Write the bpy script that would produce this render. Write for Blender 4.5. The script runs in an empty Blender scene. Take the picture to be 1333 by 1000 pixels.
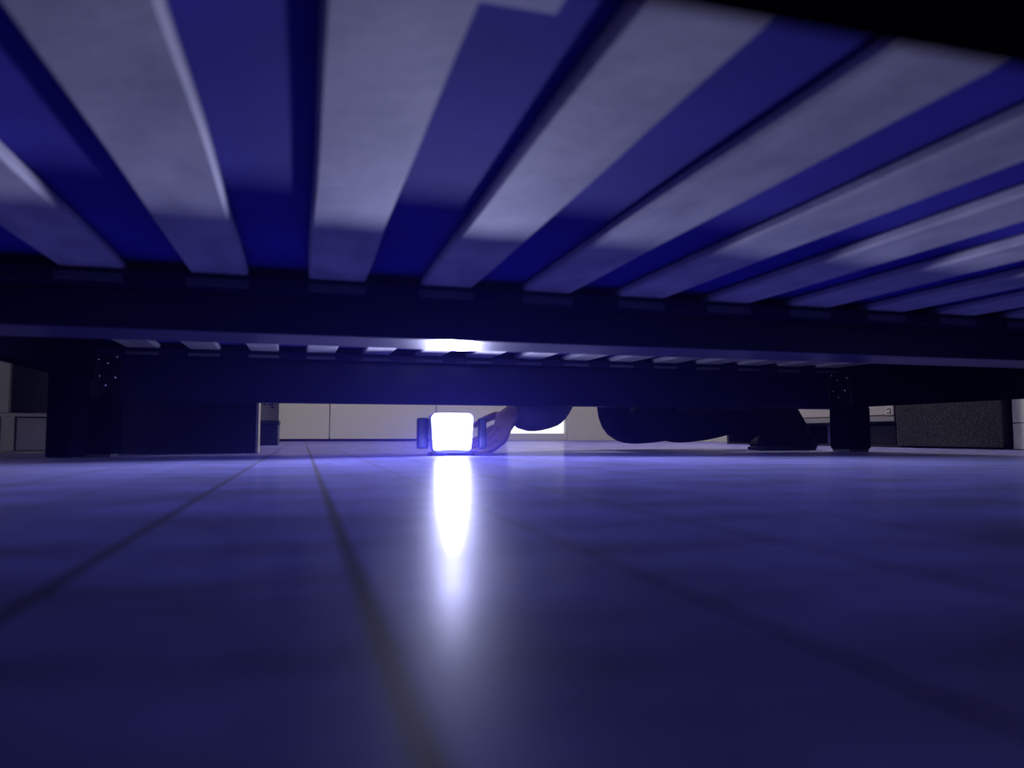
import bpy, bmesh, math, random
from mathutils import Vector, Matrix
from math import radians as R_, sin, cos, pi
random.seed(7)
SC = bpy.context.scene
COL = SC.collection

# ---------------------------------------------------------------- camera
YAW = R_(15.8); PITCH = math.atan(67/960)
cam = bpy.data.cameras.new('camera'); camo = bpy.data.objects.new('camera', cam); COL.objects.link(camo)
cam.sensor_width = 36; cam.lens = 960/1333*36; cam.clip_start = .01
camo.location = (0, 0, .046)
camo.rotation_euler = (pi/2+PITCH, 0, -YAW)
cam.dof.use_dof = True; cam.dof.focus_distance = 3.2; cam.dof.aperture_fstop = 5.2
SC.camera = camo
# ---------------------------------------------------------------- world, exposure
SC.view_settings.view_transform = 'Standard'; SC.view_settings.look = 'None'
SC.view_settings.exposure = 0; SC.view_settings.gamma = 1; SC.view_settings.use_curve_mapping = False
W = bpy.data.worlds.new('sky'); SC.world = W; W.use_nodes = True
W.node_tree.nodes['Background'].inputs[0].default_value = (1, .985, .96, 1)
W.node_tree.nodes['Background'].inputs[1].default_value = 1.6
# light strengths
ROOM_FILL_W = 105.0        # bulb of the unseen ceiling lamp added as fill, watts
LED_W = 122.0          # led work light on the floor
LED_GLASS = 12.0
GLOW_HAZE = 0.0052

# ---------------------------------------------------------------- materials
def mat(name, col, rough=.6, metal=0, spec=.5, noise=None, bump=None, emit=None, coat=0):
    m = bpy.data.materials.new(name); m.use_nodes = True
    nt = m.node_tree; b = nt.nodes['Principled BSDF']
    b.inputs['Base Color'].default_value = (*col, 1)
    b.inputs['Roughness'].default_value = rough; b.inputs['Metallic'].default_value = metal
    b.inputs['Specular IOR Level'].default_value = spec
    b.inputs['Coat Weight'].default_value = coat
    tc = nt.nodes.new('ShaderNodeTexCoord')
    if noise:                                   # (scale xyz, second colour, low, high)
        sc, c2, lo, hi = noise
        mp = nt.nodes.new('ShaderNodeMapping'); mp.inputs['Scale'].default_value = sc
        nz = nt.nodes.new('ShaderNodeTexNoise'); nz.inputs['Scale'].default_value = 1; nz.inputs['Detail'].default_value = 6
        cr = nt.nodes.new('ShaderNodeValToRGB')
        cr.color_ramp.elements[0].position = lo; cr.color_ramp.elements[1].position = hi
        cr.color_ramp.elements[0].color = (*col, 1); cr.color_ramp.elements[1].color = (*c2, 1)
        L = nt.links.new
        L(tc.outputs['Object'], mp.inputs[0]); L(mp.outputs[0], nz.inputs['Vector'])
        L(nz.outputs['Fac'], cr.inputs[0]); L(cr.outputs[0], b.inputs['Base Color'])
    if bump:                                    # (scale, strength)
        n2 = nt.nodes.new('ShaderNodeTexNoise'); n2.inputs['Scale'].default_value = bump[0]; n2.inputs['Detail'].default_value = 4
        bp = nt.nodes.new('ShaderNodeBump'); bp.inputs['Strength'].default_value = bump[1]; bp.inputs['Distance'].default_value = .002
        nt.links.new(tc.outputs['Object'], n2.inputs['Vector']); nt.links.new(n2.outputs['Fac'], bp.inputs['Height'])
        nt.links.new(bp.outputs[0], b.inputs['Normal'])
    if emit:
        b.inputs['Emission Color'].default_value = (*emit[0], 1); b.inputs['Emission Strength'].default_value = emit[1]
    return m

M = {}
M['slat'] = mat('pale_slat_wood', (.44, .43, .46), .75, noise=((26, 12, 26), (.66, .64, .62), .32, .66), bump=(60, .2))
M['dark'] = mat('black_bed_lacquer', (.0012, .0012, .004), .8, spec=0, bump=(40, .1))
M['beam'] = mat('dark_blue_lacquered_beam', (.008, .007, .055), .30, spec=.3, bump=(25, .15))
M['clip'] = mat('grey_plastic_holder', (.12, .12, .16), .5)
M['bolt'] = mat('steel', (.6, .6, .62), .25, 1)
M['bracket'] = mat('black_steel_plate', (.02, .02, .03), .4, .8)
M['mattress'] = mat('navy_mattress_cloth', (.035, .026, .36), .9, spec=.2, noise=((9, 9, 9), (.055, .044, .48), .35, .75), bump=(40, .15))
M['lit_patch'] = mat('pale_lit_patch', (.6, .6, .66), .8)
M['wall'] = mat('pale_grey_wall_paint', (.5, .49, .46), .8, bump=(60, .1))
M['white'] = mat('white_furniture_lacquer', (.52, .51, .48), .45, bump=(20, .05))
M['bright_white'] = mat('bright_white_lacquer', (.84, .83, .79), .5)
M['pale'] = mat('pale_blue_grey_board', (.60, .61, .72), .6, noise=((12, 12, 12), (.72, .73, .80), .4, .7))
M['gap'] = mat('black_plinth', (.006, .006, .008), .7)
M['navy'] = mat('navy_laminate_and_shade', (.010, .010, .05), .5, spec=.3)  # also colours the shade on the shallow cabinet
M['black'] = mat('black_laminate', (.008, .008, .010), .45)
M['steel'] = mat('dark_speckled_metal', (.014, .014, .017), .45, .3, noise=((120, 120, 120), (.10, .10, .105), .45, .9), bump=(220, .3))
M['plank'] = mat('greyish_wood_front', (.42, .38, .36), .5, noise=((40, 4, 60), (.5, .46, .44), .4, .7))
M['grey'] = mat('grey_wood_front', (.25, .24, .25), .5)
M['paper'] = mat('white_sticker_paper', (.7, .7, .68), .6)
M['ink'] = mat('black_ink', (.02, .02, .02), .6)
M['bluebox'] = mat('dark_blue_card', (.02, .02, .16), .5)
M['trouser'] = mat('dark_navy_cotton', (.006, .006, .022), .9, spec=.05, bump=(200, .4))
M['shirt'] = mat('slate_blue_fleece', (.18, .18, .28), .9, spec=.2, bump=(90, .6))
M['shoe'] = mat('black_shoe_leather', (.0015, .0015, .002), .7, spec=.05)
M['sole'] = mat('dark_grey_rubber', (.008, .008, .01), .8, spec=.1)
M['skin'] = mat('skin', (.50, .34, .27), .5)
M['hair'] = mat('dark_brown_hair', (.03, .02, .015), .6)
M['iris'] = mat('dark_iris', (.03, .02, .02), .2)
M['eyewhite'] = mat('eye_white', (.7, .7, .7), .2)
M['leaf'] = mat('dark_green_leaf', (.012, .02, .02), .5)
M['pot'] = mat('dark_clay_pot', (.05, .04, .04), .7)
M['housing'] = mat('translucent_lamp_plastic', (.40, .42, .62), .35, emit=((.38, .42, .85), .04))
M['side_grip'] = mat('smoky_lamp_plastic', (.010, .011, .02), .5, spec=.1)
M['led'] = mat('glowing_led_panel', (.9, .9, .9), .3, emit=((1, 1, 1), LED_GLASS))
M['rubber'] = mat('black_rubber', (.015, .015, .02), .7)
M['ceiling'] = mat('white_ceiling_paint', (.7, .69, .66), .9)
M['shade'] = mat('lit_added_shade', (.8, .78, .7), .6, emit=((1, .93, .82), 2.5))

def floor_mat():
    m = bpy.data.materials.new('varnished_plank_floor'); m.use_nodes = True
    nt = m.node_tree; N = nt.nodes; L = nt.links.new; b = N['Principled BSDF']
    tc = N.new('ShaderNodeTexCoord')
    sx = N.new('ShaderNodeSeparateXYZ'); L(tc.outputs['Object'], sx.inputs[0])
    def mth(op, a, c=None):
        n = N.new('ShaderNodeMath'); n.operation = op; n.inputs[2].default_value = .1
        for i, v in enumerate((a, c)):
            if v is None: continue
            if isinstance(v, (int, float)): n.inputs[i].default_value = v
            else: L(v, n.inputs[i])
        return n.outputs[0]
    px = mth('DIVIDE', mth('SUBTRACT', sx.outputs['X'], .018), .091)
    idx = mth('FLOOR', px); fr = mth('FRACT', px)
    wn = N.new('ShaderNodeTexWhiteNoise'); wn.noise_dimensions = '1D'; L(idx, wn.inputs['W'])
    py = mth('ADD', mth('DIVIDE', sx.outputs['Y'], .62), mth('MULTIPLY', wn.outputs['Value'], 3.7))
    idy = mth('FLOOR', py); fy = mth('FRACT', py)
    d1 = mth('MINIMUM', fr, mth('SUBTRACT', 1.0, fr))
    ws = N.new('ShaderNodeTexWhiteNoise'); ws.noise_dimensions = '1D'; L(mth('ADD', mth('ROUND', px), 20.3), ws.inputs['W'])
    d1 = mth('MULTIPLY', d1, mth('SUBTRACT', mth('ADD', .75, mth('MULTIPLY', ws.outputs['Value'], 1.6)), mth('MULTIPLY', mth('COMPARE', mth('ROUND', px), 0.0), mth('ADD', .2, mth('MULTIPLY', ws.outputs['Value'], 1.6)))))   # joints of unequal width
    d2 = mth('MULTIPLY', mth('MINIMUM', fy, mth('SUBTRACT', 1.0, fy)), 6.8)
    d = mth('MULTIPLY', mth('MINIMUM', d1, d2), .091)           # metres to nearest joint
    groove = N.new('ShaderNodeMapRange'); groove.inputs['From Min'].default_value = .0008
    groove.inputs['From Max'].default_value = .0024; L(d, groove.inputs[0])
    w2 = N.new('ShaderNodeTexWhiteNoise'); w2.noise_dimensions = '2D'
    cb = N.new('ShaderNodeCombineXYZ'); L(idx, cb.inputs[0]); L(idy, cb.inputs[1]); L(cb.outputs[0], w2.inputs['Vector'])
    mp = N.new('ShaderNodeMapping'); mp.inputs['Scale'].default_value = (45, 4, 1)
    nz = N.new('ShaderNodeTexNoise'); nz.inputs['Scale'].default_value = 1; nz.inputs['Detail'].default_value = 6
    L(tc.outputs['Object'], mp.inputs[0]); L(mp.outputs[0], nz.inputs['Vector'])
    f = mth('ADD', mth('MULTIPLY', nz.outputs['Fac'], .6), mth('MULTIPLY', w2.outputs['Value'], .4))
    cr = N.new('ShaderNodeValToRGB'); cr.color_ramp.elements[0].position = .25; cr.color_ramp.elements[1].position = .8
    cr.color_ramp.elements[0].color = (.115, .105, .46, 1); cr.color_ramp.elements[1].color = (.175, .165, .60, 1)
    L(f, cr.inputs[0])
    mx = N.new('ShaderNodeMix'); mx.data_type = 'RGBA'; mx.inputs['A'].default_value = (.004, .004, .012, 1)
    L(groove.outputs[0], mx.inputs['Factor']); L(cr.outputs[0], mx.inputs['B'])
    # dull film of dust wiped away in places
    n4 = N.new('ShaderNodeTexNoise'); n4.inputs['Scale'].default_value = 7; n4.inputs['Detail'].default_value = 7; n4.inputs['Roughness'].default_value = .6
    mp4 = N.new('ShaderNodeMapping'); mp4.inputs['Scale'].default_value = (1.0, 1.9, 1); L(tc.outputs['Object'], mp4.inputs[0]); L(mp4.outputs[0], n4.inputs['Vector'])
    m4 = N.new('ShaderNodeMapRange'); m4.inputs['From Min'].default_value = .36; m4.inputs['From Max'].default_value = .62
    m4.inputs['To Min'].default_value = .42; m4.inputs['To Max'].default_value = 1.0; L(n4.outputs['Fac'], m4.inputs[0])
    mm = N.new('ShaderNodeVectorMath'); mm.operation = 'SCALE'; L(mx.outputs['Result'], mm.inputs[0]); L(m4.outputs[0], mm.inputs['Scale'])
    # roughness: smudges and wiped patches
    n3 = N.new('ShaderNodeTexNoise'); n3.inputs['Scale'].default_value = 9; n3.inputs['Detail'].default_value = 5
    mp3 = N.new('ShaderNodeMapping'); mp3.inputs['Scale'].default_value = (1.6, .7, 1)
    L(tc.outputs['Object'], mp3.inputs[0]); L(mp3.outputs[0], n3.inputs['Vector'])
    rr = N.new('ShaderNodeMapRange'); rr.inputs['From Min'].default_value = .3; rr.inputs['From Max'].default_value = .7
    rr.inputs['To Min'].default_value = .13; rr.inputs['To Max'].default_value = .21
    L(n3.outputs['Fac'], rr.inputs[0])
    h = mth('ADD', mth('MULTIPLY', groove.outputs[0], .10), mth('MULTIPLY', nz.outputs['Fac'], .12))
    h = mth('ADD', h, mth('MULTIPLY', mth('MULTIPLY', fr, mth('SUBTRACT', w2.outputs['Value'], .5)), 1.6))
    bp = N.new('ShaderNodeBump'); bp.inputs['Strength'].default_value = .22; bp.inputs['Distance'].default_value = .001
    L(h, bp.inputs['Height'])
    # oiled wood: matt body under a thin, weak sheen
    df = N.new('ShaderNodeBsdfDiffuse'); gl = N.new('ShaderNodeBsdfGlossy'); fr_ = N.new('ShaderNodeFresnel'); fr_.inputs['IOR'].default_value = 1.45
    ms = N.new('ShaderNodeMixShader'); L(mth('MULTIPLY', fr_.outputs[0], .15), ms.inputs[0]); L(df.outputs[0], ms.inputs[1]); L(gl.outputs[0], ms.inputs[2])
    L(mm.outputs[0], df.inputs['Color']); L(rr.outputs[0], gl.inputs['Roughness']); gl.inputs['Color'].default_value = (1, 1, 1, 1)
    L(bp.outputs[0], gl.inputs['Normal']); gl.distribution = 'BECKMANN'
    g2 = N.new('ShaderNodeBsdfGlossy'); g2.inputs['Roughness'].default_value = .48; g2.inputs['Color'].default_value = (1, 1, 1, 1); L(bp.outputs[0], g2.inputs['Normal'])
    m2 = N.new('ShaderNodeMixShader'); L(mth('MULTIPLY', fr_.outputs[0], .13), m2.inputs[0]); L(ms.outputs[0], m2.inputs[1]); L(g2.outputs[0], m2.inputs[2])
    L(m2.outputs[0], N['Material Output'].inputs['Surface']); N.remove(b)
    return m
M['floor'] = floor_mat()

# ---------------------------------------------------------------- mesh helpers
def box(bm, x0, x1, y0, y1, z0, z1, bev=0, seg=2, rot=None, at=None):
    t = bmesh.new(); bmesh.ops.create_cube(t, size=1)
    bmesh.ops.scale(t, vec=(x1-x0, y1-y0, z1-z0), verts=t.verts)
    if bev:
        bmesh.ops.bevel(t, geom=t.edges[:], offset=bev, segments=seg, affect='EDGES', profile=.5)
    bmesh.ops.translate(t, vec=((x0+x1)/2, (y0+y1)/2, (z0+z1)/2), verts=t.verts)
    if rot: bmesh.ops.transform(t, matrix=rot, verts=t.verts)
    me = bpy.data.meshes.new('t'); t.to_mesh(me); t.free(); bm.from_mesh(me); bpy.data.meshes.remove(me)
    return bm
def cyl(bm, a, b, r1, r2=None, n=24, bev=0):
    a = Vector(a); b = Vector(b); d = b-a; r2 = r1 if r2 is None else r2
    t = bmesh.new(); bmesh.ops.create_cone(t, cap_ends=True, segments=n, radius1=r1, radius2=r2, depth=d.length)
    if bev:
        es = [e for e in t.edges if len(e.link_faces) == 2 and abs(e.link_faces[0].normal.z-e.link_faces[1].normal.z) > .5]
        bmesh.ops.bevel(t, geom=es, offset=bev, segments=3, affect='EDGES', profile=.5)
    bmesh.ops.transform(t, matrix=Matrix.Translation((a+b)/2) @ d.to_track_quat('Z', 'Y').to_matrix().to_4x4(), verts=t.verts)
    me = bpy.data.meshes.new('t'); t.to_mesh(me); t.free(); bm.from_mesh(me); bpy.data.meshes.remove(me)
    return bm
def ball(bm, c, r, sc=(1, 1, 1), rot=None):
    t = bmesh.new(); bmesh.ops.create_uvsphere(t, u_segments=24, v_segments=16, radius=r)
    bmesh.ops.scale(t, vec=sc, verts=t.verts)
    if rot: bmesh.ops.transform(t, matrix=rot, verts=t.verts)
    bmesh.ops.translate(t, vec=c, verts=t.verts)
    me = bpy.data.meshes.new('t'); t.to_mesh(me); t.free(); bm.from_mesh(me); bpy.data.meshes.remove(me)
    return bm
def prism(bm, pts, axis, a, b):
    """polygon pts (u,v) extruded along axis from a to b: 'y' -> (u,*,v), 'x' -> (*,u,v)"""
    f = (lambda u, v, w: (u, w, v)) if axis == 'y' else (lambda u, v, w: (w, u, v))
    A = [bm.verts.new(f(u, v, a)) for u, v in pts]; B = [bm.verts.new(f(u, v, b)) for u, v in pts]
    bm.faces.new(A); bm.faces.new(B[::-1]); n = len(pts)
    for i in range(n): bm.faces.new((A[i], B[i], B[(i+1) % n], A[(i+1) % n]))
    bmesh.ops.recalc_face_normals(bm, faces=bm.faces[:])
    return bm
def obj(name, bm, m, parent=None, smooth=False, loc=None):
    me = bpy.data.meshes.new(name)
    if loc is not None: bmesh.ops.translate(bm, vec=-Vector(loc), verts=bm.verts)
    bm.to_mesh(me); bm.free(); me.materials.append(M[m])
    if smooth: me.shade_smooth()
    o = bpy.data.objects.new(name, me); COL.objects.link(o)
    if loc is not None: o.location = loc
    if parent:
        o.parent = parent
        o.matrix_parent_inverse = world(parent).inverted()
    return o
def world(o):
    mtx = Matrix.LocRotScale(o.location, o.rotation_euler, o.scale)
    return (world(o.parent) @ o.matrix_parent_inverse @ mtx) if o.parent else mtx
def B(*a, **k): return box(bmesh.new(), *a, **k)
def thing(name, label, cat, loc=(0, 0, 0), group=None):
    o = bpy.data.objects.new(name, None); COL.objects.link(o); o.location = loc
    o.empty_display_size = .05
    return tag(o, label, cat, group)
def tag(o, label, cat, group=None):
    o['label'] = label; o['category'] = cat
    if group: o['group'] = group
    return o
def struct(name, bm, m):
    o = obj(name, bm, m); o['kind'] = 'structure'; return o

# ---------------------------------------------------------------- room shell
XL, XR, YF, YB, ZC = -1.7, 2.95, -2.4, 6.5, 2.5
bm = bmesh.new(); v = [bm.verts.new(p) for p in ((XL-.1, YF-.1, 0), (XR+.1, YF-.1, 0), (XR+.1, YB+.1, 0), (XL-.1, YB+.1, 0),
     (XL-.1, YF-.1, -.1), (XR+.1, YF-.1, -.1), (XR+.1, YB+.1, -.1), (XL-.1, YB+.1, -.1))]
for q in ((0, 1, 2, 3), (7, 6, 5, 4), (0, 4, 5, 1), (1, 5, 6, 2), (2, 6, 7, 3), (3, 7, 4, 0)): bm.faces.new([v[i] for i in q])
struct('floor', bm, 'floor')
struct('ceiling', B(XL-.1, XR+.1, YF-.1, YB+.1, ZC, ZC+.1), 'ceiling')
struct('wall_left', B(XL-.1, XL, YF-.1, YB+.1, 0, ZC), 'wall')
struct('wall_right', B(XR, XR+.1, YF-.1, YB+.1, 0, ZC), 'wall')
struct('wall_front', B(XL, XR, YF-.1, YF, 0, ZC), 'wall')
DX0, DX1, DZ = 1.76, 2.375, 2.1
bm = bmesh.new(); box(bm, XL, DX0, YB, YB+.1, 0, ZC); box(bm, DX1, XR, YB, YB+.1, 0, ZC); box(bm, DX0, DX1, YB, YB+.1, DZ, ZC)
struct('wall_back', bm, 'wall')
# balcony door with bright glass and a low grey sill
d = B(DX0, DX1, YB+.015, YB+.06, .0, .065, bev=.004); box(d, DX0, DX0+.035, YB+.015, YB+.06, .065, DZ); box(d, DX1-.012, DX1, YB+.015, YB+.06, .065, DZ)
box(d, DX0, DX1, YB+.015, YB+.06, DZ-.06, DZ)
do = struct('door_1', d, 'white')
g = bpy.data.materials.new('clear_pane'); g.use_nodes = True
gb = g.node_tree.nodes['Principled BSDF']; gb.inputs['Transmission Weight'].default_value = 1; gb.inputs['Roughness'].default_value = 0
gb.inputs['IOR'].default_value = 1.05
M['glass'] = g
obj('pane', B(DX0+.03, DX1-.01, YB+.034, YB+.040, .06, DZ-.05), 'glass', do)
obj('door_handle', cyl(B(DX0+.008, DX0+.03, YB-.004, YB+.015, .98, 1.12), (DX0+.019, YB-.03, 1.05), (DX0+.019, YB+.01, 1.05), .009), 'bolt', do)
# ---------------------------------------------------------------- unseen ceiling lamp, added to light the cabinets and outer floor
cl = thing('added_ceiling_lamp', 'unseen round ceiling lamp added to light the room beyond the bed', 'lamp', (1.5, 3.4, ZC))
obj('added_lamp_rose', cyl(bmesh.new(), (1.5, 3.4, ZC-.03), (1.5, 3.4, ZC), .09, bev=.008), 'white', cl)
obj('added_lamp_shade', ball(bmesh.new(), (1.5, 3.4, ZC-.08), .2, (1, 1, .35)), 'shade', cl, smooth=True)
ld = bpy.data.lights.new('fill_bulb', 'POINT'); ld.energy = ROOM_FILL_W; ld.color = (1, .94, .84); ld.shadow_soft_size = .16
lo = bpy.data.objects.new('fill_bulb', ld); COL.objects.link(lo); lo.parent = cl; lo.location = (0, 0, -.34)

# ---------------------------------------------------------------- bed
BX0, BX1 = -.47, 1.53         # outer frame in x
NY, FY = .117, 1.83           # inner faces of the side rails
CB0, CB1 = .98, 1.095         # centre beam
ZB, ZS = .123, .242           # rail bottom, slat underside
bed = thing('bed_frame', 'dark low bed frame with pale wooden slats, seen from underneath', 'bed', (.53, .95, 0))
obj('side_rail', B(BX0+.03, BX1, NY-.035, NY, ZB, .33, bev=.003), 'dark', bed)
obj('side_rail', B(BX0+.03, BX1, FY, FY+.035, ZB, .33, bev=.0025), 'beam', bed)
bm = B(BX0-.02, BX0+.028, NY-.035, FY+.035, .169, .80, bev=.006)
box(bm, BX0-.02, BX0+.028, 1.655, 1.775, .002, .19, bev=.006)
box(bm, BX0-.02, BX0+.028, .10, .25, .002, .19, bev=.006)
obj('headboard', bm, 'dark', bed)
obj('foot_rail', B(BX1, BX1+.03, NY-.035, FY+.035, .128, .33, bev=.003), 'dark', bed)
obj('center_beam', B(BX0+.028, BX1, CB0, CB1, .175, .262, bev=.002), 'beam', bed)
# ledges the slats lie on
for (y0, y1) in ((NY, .262), (CB0-.030, CB0), (CB1, CB1+.028), (FY-.03, FY)):
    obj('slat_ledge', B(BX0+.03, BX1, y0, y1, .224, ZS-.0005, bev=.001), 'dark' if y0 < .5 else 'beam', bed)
def leg(x, y, w, rr):
    bm = B(x-w/2, x+w/2, y-w/2, y+w/2, 0.006, .13, bev=rr, seg=4)
    o = obj('leg', bm, 'dark', bed)
    obj('foot_cap', B(x-w/2+.006, x+w/2-.006, y-w/2+.006, y+w/2-.006, 0, .008, bev=.002), 'rubber', o)
leg(-.428, 1.795, .078, .006)
leg(1.518, 1.785, .080, .009)
leg(-.428, .15, .078, .006)
leg(1.478, .15, .085, .008)
# corner brackets with screws
def bracket(x, y, s):
    bm = B(min(x, x+s*.045), max(x, x+s*.045), y-.004, y, .135, .235, bev=.001)
    box(bm, min(x, x+s*.004), max(x, x+s*.004), y-.045, y, .135, .235, bev=.001)
    o = obj('corner_bracket', bm, 'bracket', bed)
    for dx, dz in ((.012, .158), (.031, .176), (.016, .208), (.034, .222)):
        b = ball(bmesh.new(), (x+s*dx, y-.005, dz), .0042, (1, .6, 1)); obj('screw', b, 'bolt', o, smooth=True)
    for dy, dz in ((.02, .178), (.03, .214)):
        b = ball(bmesh.new(), (x+s*.005, y-dy, dz), .0042, (.6, 1, 1)); obj('screw', b, 'bolt', o, smooth=True)
bracket(BX0+.03, FY, 1); bracket(BX1, FY, -1)
# slats
def slat_bm(x0, w, y0, y1, n=24):
    """thin bent-wood slat with softly wavering edges"""
    bm = bmesh.new(); T = .012; rows = []
    ph = random.uniform(0, 6)
    for i in range(n+1):
        t = i/n; y = y0+(y1-y0)*t
        a = .0012*sin(ph+t*5)+.0006*sin(ph*2+t*13); c = .0012*sin(ph*3+t*6)+.0005*sin(t*17)
        xa, xb = x0+a, x0+w+c; e = .003
        rows.append([bm.verts.new(p) for p in ((xa+e, y, ZS), (xb-e, y, ZS), (xb, y, ZS+e), (xb, y, ZS+T-e), (xb-e, y, ZS+T), (xa+e, y, ZS+T), (xa, y, ZS+T-e), (xa, y, ZS+e))])
    for i in range(n):
        for k in range(8):
            bm.faces.new((rows[i][k], rows[i+1][k], rows[i+1][(k+1) % 8], rows[i][(k+1) % 8]))
    bm.faces.new(rows[0]); bm.faces.new(rows[-1][::-1])
    bmesh.ops.recalc_face_normals(bm, faces=bm.faces[:])
    return bm
for k in range(-3, 11):
    x0 = .004+.1405*k
    if x0 < BX0+.032 or x0+.070 > BX1: continue
    o = obj('slat', slat_bm(x0, .070, NY+.004, CB0-.003), 'slat', bed)
    obj('slat_holder', B(x0-.002, x0+.070, CB0-.034, CB0-.0305, .226, .236, bev=.001), 'clip', o)
for k in range(-4, 13):
    x0 = .005+.1290*k
    if x0 < BX0+.032 or x0+.068 > BX1: continue
    o = obj('slat', slat_bm(x0, .068, CB1+.003, FY-.003), 'slat', bed)
    obj('slat_holder', B(x0-.001, x0+.067, FY-.034, FY-.0305, .226, .233, bev=.001), 'clip', o)
# mattress
mt = thing('mattress', 'thick navy mattress lying on the slats of the bed', 'mattress', (.53, .97, .255))
obj('mattress_body', B(BX0+.035, BX1-.005, NY+.005, FY-.005, .255, .46, bev=.02, seg=3), 'mattress', mt)
obj('piping', B(BX0+.033, BX1-.003, NY+.003, FY-.003, .43, .436, bev=.002), 'navy', mt)
o = obj('lit_patch_strip', B(.076, .116, .25, .330, .2525, .2545), 'lit_patch', mt); o['label'] = 'pale strip added for a lit patch between two slats'  # made-up pale strip standing in for a lit patch

# ---------------------------------------------------------------- back wall cabinets
cb = thing('low_cabinet', 'long row of plain pale cabinet doors along the back wall', 'cabinet', (.66, YB-.2, 0))
CY = YB-.42
obj('body', B(-.185, 1.57, CY+.02, YB-.005, .03, .72), 'white', cb)
obj('plinth', B(-.175, 1.56, CY+.03, YB-.02, 0, .03), 'gap', cb)
obj('worktop', B(-.19, 1.575, CY-.01, YB-.005, .72, .745, bev=.003), 'white', cb)
for a, b in ((-.185, .200), (.208, 1.06), (1.068, 1.57)):
    d = obj('cabinet_door', B(a, b, CY, CY+.019, .018, .715, bev=.002), 'white', cb)
    obj('knob', cyl(bmesh.new(), (b-.04, CY-.02, .62), (b-.04, CY, .62), .012), 'bolt', d)
# trailing plant on a wall shelf
sh = tag(obj('wall_shelf', B(-.55, -.22, YB-.22, YB-.002, .62, .64, bev=.002), 'white'), 'small white shelf on the back wall left of the pale cabinets', 'shelf')
pl = thing('trailing_plant', 'dark leafy plant hanging its leaves above the dark box at the back', 'plant', (-.36, YB-.11, .64))
obj('plant_pot', cyl(bmesh.new(), (-.36, YB-.12, .64), (-.36, YB-.12, .76), .055, .075, bev=.004), 'pot', pl)
bm = bmesh.new()
for s in range(16):
    ax = -.48+.26*random.random(); zl = .262+.05*random.random()**.7; n = 16
    x0 = -.36; ph = random.uniform(0, 6)
    pts = [(-.36+(ax+.36)*.5, YB-.16, .79), (ax, YB-.24-.02*random.random(), .70)]
    pts += [(ax+.01*sin(ph+i), YB-.245, .70-(.70-zl)*i/n) for i in range(1, n+1)]
    for i in range(len(pts)-1): cyl(bm, pts[i], pts[i+1], .0015, n=5)
    for p in pts[2:]:
        for q in range(2):
            a = random.uniform(0, 2*pi); L_ = random.uniform(.012, .024)
            dx, dz = cos(a)*L_, sin(a)*L_*.6-.006; nx, nz = -dz*.4, dx*.4; y = p[1]-random.uniform(0, .015)
            vs = [bm.verts.new(w) for w in (p, (p[0]+dx*.5+nx, y-.004, p[2]+dz*.5+nz), (p[0]+dx, y-.008, p[2]+dz), (p[0]+dx*.5-nx, y, p[2]+dz*.5-nz))]
            bm.faces.new(vs)
obj('foliage', bm, 'leaf', pl)

# ---------------------------------------------------------------- things on the far side of the bed
t = thing('shallow_cabinet', 'flat-fronted white cabinet coloured navy for its shade, behind the bed rail on the left', 'cabinet', (-.35, 2.09, 0))
obj('shaded_front_panel', B(-.585, -.119, 2.035, 2.048, .0, .62, bev=.001), 'navy', t)  # navy front and body hold the shade on white furniture
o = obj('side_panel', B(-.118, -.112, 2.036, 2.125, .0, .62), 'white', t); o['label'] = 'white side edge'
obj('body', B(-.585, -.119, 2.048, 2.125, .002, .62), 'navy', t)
t = thing('storage_box', 'small dark lidded box on the floor in front of the back wall', 'box', (-.25, 3.7, 0))
obj('body', B(-.40, -.112, 3.58, 3.84, 0, .098, bev=.003), 'navy', t)
obj('lid', B(-.405, -.107, 3.575, 3.845, .098, .116, bev=.002), 'black', t)

t = thing('white_cubby', 'white low shelf unit seen at the far left beneath the headboard', 'shelf unit', (-.88, 2.3, 0))
fy = 2.15
bm = B(-1.14, -1.12, fy, fy+.32, 0, .36); box(bm, -.606, -.590, fy, fy+.32, 0, .36); box(bm, -1.12, -.606, fy, fy+.32, .345, .36)
box(bm, -1.12, -.606, fy, fy+.32, .094, .103); box(bm, -1.12, -.606, fy+.30, fy+.32, 0, .345); box(bm, -1.12, -.606, fy+.006, fy+.30, 0, .006)
obj('carcass', bm, 'bright_white', t)
obj('shelf_divider', B(-.735, -.706, fy, fy+.30, .006, .094, bev=.001), 'bright_white', t)
obj('cabinet_door', B(-1.119, -.720, fy-.002, fy+.014, .104, .344, bev=.001), 'bright_white', t)
o = obj('drawer', B(-.702, -.607, fy+.004, fy+.25, .008, .091, bev=.001), 'pale', t); o['label'] = 'pale blue grey drawer front'
obj('drawer', B(-1.118, -.739, fy+.004, fy+.25, .008, .091, bev=.001), 'white', t)

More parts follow.
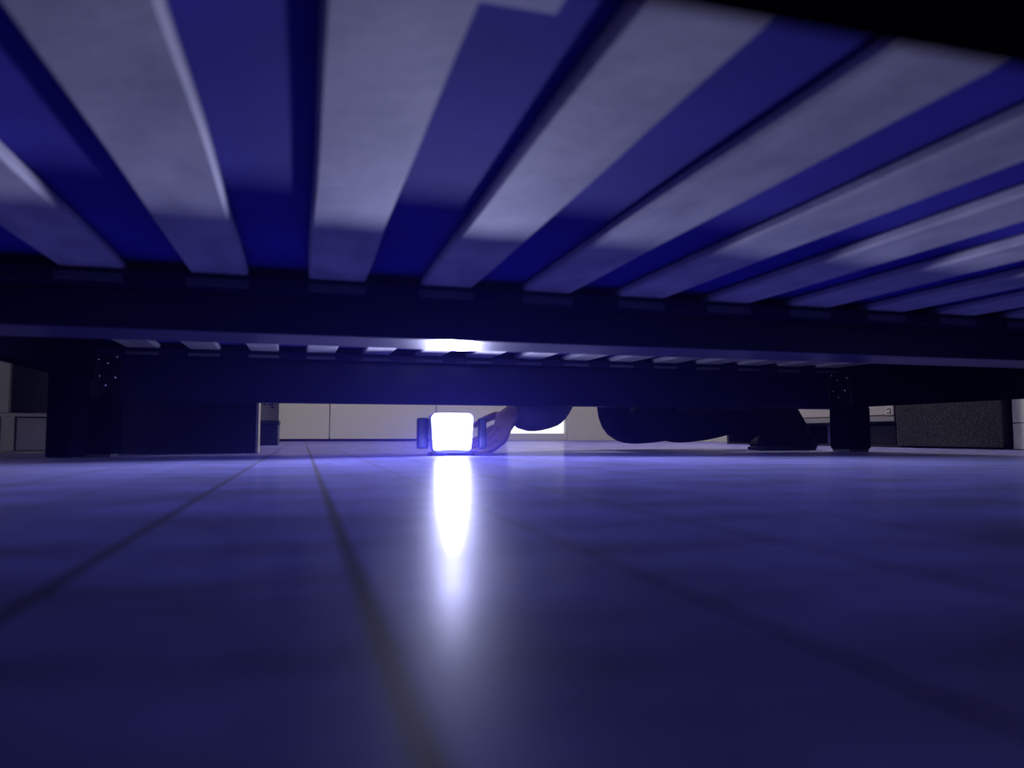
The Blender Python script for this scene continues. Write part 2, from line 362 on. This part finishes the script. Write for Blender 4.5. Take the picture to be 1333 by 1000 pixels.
# right-hand side: media bench, steel chest, white cabinet (fronts face the bed)
t = thing('media_bench', 'low black bench with pale drawer front beyond the foot of the bed', 'bench', (2.42, 2.9, 0))
bm = B(2.2, 2.64, 2.315, 2.335, 0, .34); box(bm, 2.2, 2.64, 3.50, 3.52, 0, .34); box(bm, 2.2, 2.64, 2.335, 3.5, .325, .34)
box(bm, 2.62, 2.64, 2.335, 3.5, 0, .325); box(bm, 2.2, 2.62, 2.335, 3.5, .0, .008); box(bm, 2.22, 2.62, 2.335, 3.5, .096, .101)
obj('carcass', bm, 'black', t)
d = obj('drawer', B(2.198, 2.215, 2.345, 3.495, .126, .320, bev=.001), 'plank', t)
s = obj('sticker', B(2.1968, 2.1978, 2.352, 2.382, .125, .155), 'paper', d)
bm = bmesh.new()
for y0, y1, z0, z1 in ((2.356, 2.362, .128, .152), (2.365, 2.368, .128, .140), (2.365, 2.374, .146, .152), (2.371, 2.378, .130, .136), (2.376, 2.379, .140, .150)):
    box(bm, 2.1962, 2.1967, y0, y1, z0, z1)
obj('printed_code', bm, 'ink', s)
obj('lower_trim', B(2.199, 2.215, 2.345, 3.495, .101, .1225, bev=.001), 'grey', t)
tag(obj('file_box', B(2.22, 2.40, 2.69, 2.75, .008, .092, bev=.002), 'bluebox'), 'narrow dark blue box inside the black bench', 'box')
tag(obj('device_box', B(2.22, 2.45, 2.36, 2.50, .008, .085, bev=.003), 'bracket'), 'dark grey box inside the black bench beside its end panel', 'box')

t = thing('metal_chest', 'dark speckled metal chest between the black bench and the white cabinet', 'chest', (2.4, 2.08, 0))
obj('body', B(2.16, 2.62, 1.852, 2.290, .006, .40, bev=.003), 'steel', t)
for x in (2.2, 2.58):
    for y in (1.9, 2.24): obj('foot', cyl(bmesh.new(), (x, y, 0), (x, y, .007), .012), 'rubber', t)
obj('lid', B(2.157, 2.623, 1.850, 2.292, .40, .42, bev=.003), 'steel', t)
t = thing('white_cabinet', 'plain white cabinet at the far right edge beside the metal chest', 'cabinet', (2.4, 1.4, 0))
obj('body', B(2.20, 2.64, .95, 1.838, 0, .8), 'white', t)
obj('drawer', B(2.183, 2.199, .953, 1.836, .002, .084, bev=.0012), 'bright_white', t)
d = obj('cabinet_door', B(2.183, 2.199, .953, 1.836, .087, .795, bev=.0012), 'bright_white', t)
obj('handle', cyl(bmesh.new(), (2.165, 1.0, .5), (2.165, 1.0, .62), .006), 'bolt', d)

# ---------------------------------------------------------------- led work light on the floor
LX, LY = .327, 1.665
wl = thing('work_light', 'small glowing work light standing on the floor under the far rail', 'lamp', (LX, LY, 0))
def rr_frame(w, h, r, cz, y0, y1, hole=None):
    def loop(w, h, r, n=6, tw=0):
        P = []
        for cx, cy, a0 in ((w/2-r, h/2-r, 0), (-w/2+r, h/2-r, 90), (-w/2+r, -h/2+r, 180), (w/2-r, -h/2+r, 270)):
            for i in range(n+1):
                a = R_(a0+90*i/n); P.append((cx+r*cos(a), cy+r*sin(a)))
        return P
    bm = bmesh.new(); O = loop(w, h, r)
    mk = lambda P, y: [bm.verts.new((LX+u*(1 if v > 0 else .90), y, cz+v)) for u, v in P]
    o0, o1 = mk(O, y0), mk(O, y1); n = len(O)
    if hole:
        I = loop(*hole); i0, i1 = mk(I, y0), mk(I, y1)
        for i in range(n):
            j = (i+1) % n
            bm.faces.new((o0[i], o0[j], i0[j], i0[i])); bm.faces.new((o1[j], o1[i], i1[i], i1[j]))
            bm.faces.new((o0[j], o0[i], o1[i], o1[j])); bm.faces.new((i0[i], i0[j], i1[j], i1[i]))
    else:
        bm.faces.new(o0); bm.faces.new(o1[::-1])
        for i in range(n):
            j = (i+1) % n; bm.faces.new((o0[j], o0[i], o1[i], o1[j]))
    bmesh.ops.recalc_face_normals(bm, faces=bm.faces[:])
    return bm
CZ = .0525
obj('housing', rr_frame(.098, .089, .013, CZ, LY-.012, LY+.030, hole=(.080, .074, .011)), 'housing', wl)
obj('back_shell', rr_frame(.092, .085, .012, CZ, LY+.030, LY+.042), 'rubber', wl)
obj('lens', rr_frame(.0795, .0735, .0108, CZ, LY-.004, LY+.004), 'led', wl)
bm = B(LX-.077, LX-.052, LY-.002, LY+.022, .016, .086, bev=.004); obj('side_bracket', bm, 'side_grip', wl)
bm = B(LX+.066, LX+.083, LY-.002, LY+.022, .016, .086, bev=.004); obj('side_bracket', bm, 'side_grip', wl)
bm = B(LX-.05, LX+.05, LY-.02, LY+.03, 0, .0078, bev=.002); obj('base', bm, 'rubber', wl)
ld = bpy.data.lights.new('led_beam', 'POINT'); ld.energy = LED_W; ld.color = (.57, .59, 1); ld.shadow_soft_size = .018
ld.use_nodes = True; nt = ld.node_tree; L = nt.links.new
em = nt.nodes['Emission']; tc = nt.nodes.new('ShaderNodeTexCoord'); sx = nt.nodes.new('ShaderNodeSeparateXYZ')
L(tc.outputs['Normal'], sx.inputs[0])
def mth(op, a, c=None):
    n = nt.nodes.new('ShaderNodeMath'); n.operation = op
    for i, v in enumerate((a, c)):
        if v is None: continue
        if isinstance(v, (int, float)): n.inputs[i].default_value = v
        else: L(v, n.inputs[i])
    return n.outputs[0]
# optic of the lamp: a wide flat fan of light, strong near the horizontal
z2 = mth('POWER', mth('ADD', mth('DIVIDE', mth('MAXIMUM', sx.outputs['Z'], 0.0), .17),
                      mth('DIVIDE', mth('MAXIMUM', mth('MULTIPLY', sx.outputs['Z'], -1.0), 0.0), .045)), 2.0)
fw = mth('MAXIMUM', mth('ADD', mth('MULTIPLY', sx.outputs['Y'], -2.4), -.55), .04)
wing = mth('MULTIPLY', mth('MINIMUM', fw, 1.0), mth('ADD', 1.0, mth('POWER', sx.outputs['X'], 2.0)))
low = mth('DIVIDE', 4.5, mth('ADD', 1.0, mth('POWER', mth('ABSOLUTE', mth('DIVIDE', mth('ADD', sx.outputs['Z'], .031), .009)), 2.0)))
fan = mth('MULTIPLY', wing, mth('ADD', low, mth('DIVIDE', 1.0, mth('POWER', mth('ADD', z2, 1.0), 1.5))))
fan = mth('ADD', fan, mth('MULTIPLY', mth('MAXIMUM', mth('SUBTRACT', sx.outputs['Z'], .15), 0.0), .085))   # light spilling upwards
L(fan, em.inputs['Strength'])
lo = bpy.data.objects.new('led_beam', ld); COL.objects.link(lo); lo.parent = wl; lo.location = (0, -.030, .029)

# ---------------------------------------------------------------- person kneeling beside the bed
def skin(name, chains, m, parent=None, sub=2, root=0):
    """chains: list of (points, radii); points shared between chains are welded"""
    verts, idx, rad, edges = [], {}, [], []
    for pts, rs in chains:
        prev = None
        for p, r in zip(pts, rs):
            k = tuple(round(c, 4) for c in p)
            if k not in idx: idx[k] = len(verts); verts.append(p); rad.append(r)
            if prev is not None and prev != idx[k]: edges.append((prev, idx[k]))
            prev = idx[k]
    me = bpy.data.meshes.new(name); me.from_pydata(verts, edges, [])
    o = bpy.data.objects.new(name, me); COL.objects.link(o)
    md = o.modifiers.new('s', 'SKIN'); md.use_smooth_shade = True
    sv = me.skin_vertices[0].data
    for i, r in enumerate(rad):
        sv[i].radius = (r, r) if isinstance(r, (int, float)) else r
        sv[i].use_root = (i == root)
    md2 = o.modifiers.new('d', 'SUBSURF'); md2.levels = sub; md2.render_levels = sub
    dg = bpy.context.evaluated_depsgraph_get(); dg.update()
    nm = bpy.data.meshes.new_from_object(o.evaluated_get(dg))
    bpy.data.objects.remove(o); bpy.data.meshes.remove(me)
    nm.materials.clear(); nm.materials.append(M[m]); nm.shade_smooth(); nm.name = name
    n = bpy.data.objects.new(name, nm); COL.objects.link(n)
    if parent: n.parent = parent; n.matrix_parent_inverse = world(parent).inverted()
    return n
pr = thing('person', 'person in dark trousers and boots kneeling beside the bed, reaching towards the glowing lamp', 'person', (1.05, 2.05, 0))
pel = (1.13, 2.06, .50)
Lk, Rk = (1.015, 1.985, .078), (.965, 2.20, .080)        # knees (near, far)
La, Ra = (1.42, 2.03, .125), (1.55, 2.22, .13)           # ankles
Lh, Rh = (1.12, 1.97, .47), (1.12, 2.16, .47)            # hips
chest = (.84, 2.04, .50); neck = (.69, 2.04, .48)
Ls, Rs = (.73, 1.94, .44), (.73, 2.16, .45)
Le, Lw = (.700, 1.97, .134), (.550, 1.920, .113)
Re, Rw = (.86, 2.30, .33), (1.04, 2.22, .34)
lerp = lambda a, b, t: tuple(a[i]+(b[i]-a[i])*t for i in range(3))
def hand(w, palm_dir, spread, curl, flip=1):
    """palm and five fingers rooted in it"""
    P = Vector(palm_dir).normalized(); S = Vector(spread).normalized(); C = Vector(curl).normalized(); w = Vector(w)
    mid = w+P*.045; ch = [([tuple(w), tuple(mid)], [.022, (.034, .018)])]
    for i, (o, ln) in enumerate(((-.030, .072), (-.010, .082), (.010, .077), (.029, .060))):
        k = w+P*.085+S*o
        a = k+P*ln*.42+C*ln*.15; b = a+P*ln*.22+C*ln*.30; c = b+P*ln*.02+C*ln*.28
        ch.append(([tuple(mid), tuple(k), tuple(a), tuple(b), tuple(c)], [(.034, .018), .0105, .0092, .0085, .0072]))
    a = w+P*.03-S*.038*flip; b = a+P*.03-S*.018*flip+C*.012; c = b+P*.026-S*.002*flip+C*.016
    ch.append(([tuple(mid), tuple(a), tuple(b), tuple(c)], [(.034, .018), .013, .0105, .0088]))
    return ch
body = [([pel, (.99, 2.05, .52), chest, neck, (.655, 2.04, .485), (.58, 2.05, .455), (.52, 2.05, .425)], [.12, .115, .12, .055, .05, .082, .062]),
        ([pel, Lh, lerp(Lh, Lk, .5), Lk, lerp(Lk, La, .35), La, (1.475, 2.03, .10), (1.50, 2.03, .035), (1.42, 2.03, .025)], [.12, .085, .068, .052, .050, .034, .034, .033, .024]),
        ([pel, Rh, lerp(Rh, Rk, .5), Rk, lerp(Rk, Ra, .35), Ra, (1.60, 2.22, .10), (1.635, 2.22, .035), (1.555, 2.22, .025)], [.12, .085, .068, .052, .050, .034, .034, .033, .024]),
        ([chest, Ls, lerp(Ls, Le, .5), Le, lerp(Le, Lw, .5), Lw], [.12, .055, .042, .036, .036, .024]),
        ([chest, Rs, lerp(Rs, Re, .5), Re, lerp(Re, Rw, .5), Rw], [.12, .055, .042, .036, .036, .024])]
body += hand(Lw, (-.62, -.16, -.76), (-.4, .6, .3), (-.6, -.2, .0), -1)
body += hand(Rw, (.8, -.2, -.15), (0, 1, .1), (.3, 0, -1), -1)
bo = skin('body', body, 'skin', pr)
# face
hc = Vector((.555, 2.05, .452)); fd = Vector((-.75, -.45, -.45)).normalized(); up = Vector((-.45, 0, .9)); up = (up-fd*up.dot(fd)).normalized(); sd = fd.cross(up)
bm = bmesh.new(); ball(bm, tuple(hc+fd*.088-up*.008), .014, (1, 1, 1.2)); 
obj('nose', bm, 'skin', pr, smooth=True)
for s in (-1, 1):
    e = obj('eye', ball(bmesh.new(), tuple(hc+fd*.074+sd*s*.03+up*.018), .0115), 'eyewhite', pr, smooth=True)
    obj('iris', ball(bmesh.new(), tuple(hc+fd*.0815+sd*s*.03+up*.018), .0055), 'iris', e, smooth=True)
    obj('ear', ball(bmesh.new(), tuple(hc+sd*s*.080), .022, (.7, .5, 1.2)), 'skin', pr, smooth=True)
obj('mouth', ball(bmesh.new(), tuple(hc+fd*.080-up*.043), .018, (.5, 1, .3)), 'skin', pr, smooth=True)
obj('hair', ball(bmesh.new(), tuple(hc-fd*.022+up*.022), .094, (1, .92, 1)), 'hair', pr, smooth=True)
# clothing
skin('trousers', [([pel, (1.03, 2.055, .52)], [.135, .128]),
     ([pel, Lh, lerp(Lh, Lk, .5), (1.0, 1.98, .16), (1.012, 1.985, .074), lerp(Lk, La, .3), lerp(Lk, La, .7), La], [.135, .10, .088, .072, .072, .074, .058, .052]),
     ([pel, Rh, lerp(Rh, Rk, .5), (.955, 2.20, .16), (.975, 2.20, .074), lerp(Rk, Ra, .3), lerp(Rk, Ra, .7), Ra], [.135, .10, .086, .070, .072, .074, .058, .052])], 'trouser', pr)
skin('jacket', [([pel, (.99, 2.05, .52), chest, (.72, 2.04, .485)], [.14, .138, .14, .075]),
     ([chest, Ls, lerp(Ls, Le, .5), (.708, 1.97, .20), (.670, 1.963, .128), lerp(Le, Lw, .45), lerp(Le, Lw, 1.12)], [.14, .08, .068, .062, .068, .072, .064]),
     ([chest, Rs, lerp(Rs, Re, .5), Re, lerp(Re, Rw, .85)], [.14, .075, .062, .056, .042])], 'shirt', pr)
def boot(y, dx):
    w = .052
    P = [(1.385, .012), (1.40, .034), (1.43, .046), (1.385, .10), (1.372, .165), (1.455, .185), (1.475, .155), (1.535, .06), (1.560, .032), (1.560, .012)]
    bm = prism(bmesh.new(), [(u+dx, v) for u, v in P], 'y', y-w, y+w)
    bmesh.ops.bevel(bm, geom=bm.edges[:], offset=.012, segments=3, affect='EDGES', profile=.6)
    b = obj('boot', bm, 'shoe', pr, smooth=True)
    Q = [(1.385, 0), (1.385, .011), (1.550, .011), (1.553, .030), (1.470, .160), (1.482, .166), (1.562, .043), (1.572, .034), (1.574, .012), (1.567, 0)]
    bm = prism(bmesh.new(), [(u+dx, v) for u, v in Q], 'y', y-w+.003, y+w-.003)
    bmesh.ops.bevel(bm, geom=bm.edges[:], offset=.0025, segments=2, affect='EDGES', profile=.5)
    obj('boot_sole', bm, 'sole', b)
boot(2.03, -.012); boot(2.22, .125)

# ---------------------------------------------------------------- thin haze added to make the lens glow around the lamp
hz = bpy.data.materials.new('lens_glow_haze'); hz.use_nodes = True; nt = hz.node_tree
nt.nodes.remove(nt.nodes['Principled BSDF'])
vs = nt.nodes.new('ShaderNodeVolumeScatter'); vs.inputs['Color'].default_value = (.13, .11, 1, 1)
vs.inputs['Density'].default_value = GLOW_HAZE; vs.inputs['Anisotropy'].default_value = .72
nt.links.new(vs.outputs[0], nt.nodes['Material Output'].inputs['Volume'])
M['haze'] = hz
ho = obj('haze', B(XL+.01, XR-.01, YF+.01, YB-.01, .0005, ZC-.01), 'haze')
ho['kind'] = 'stuff'; tag(ho, 'thin blue haze added to the room for the lens glow around the lamp', 'haze')
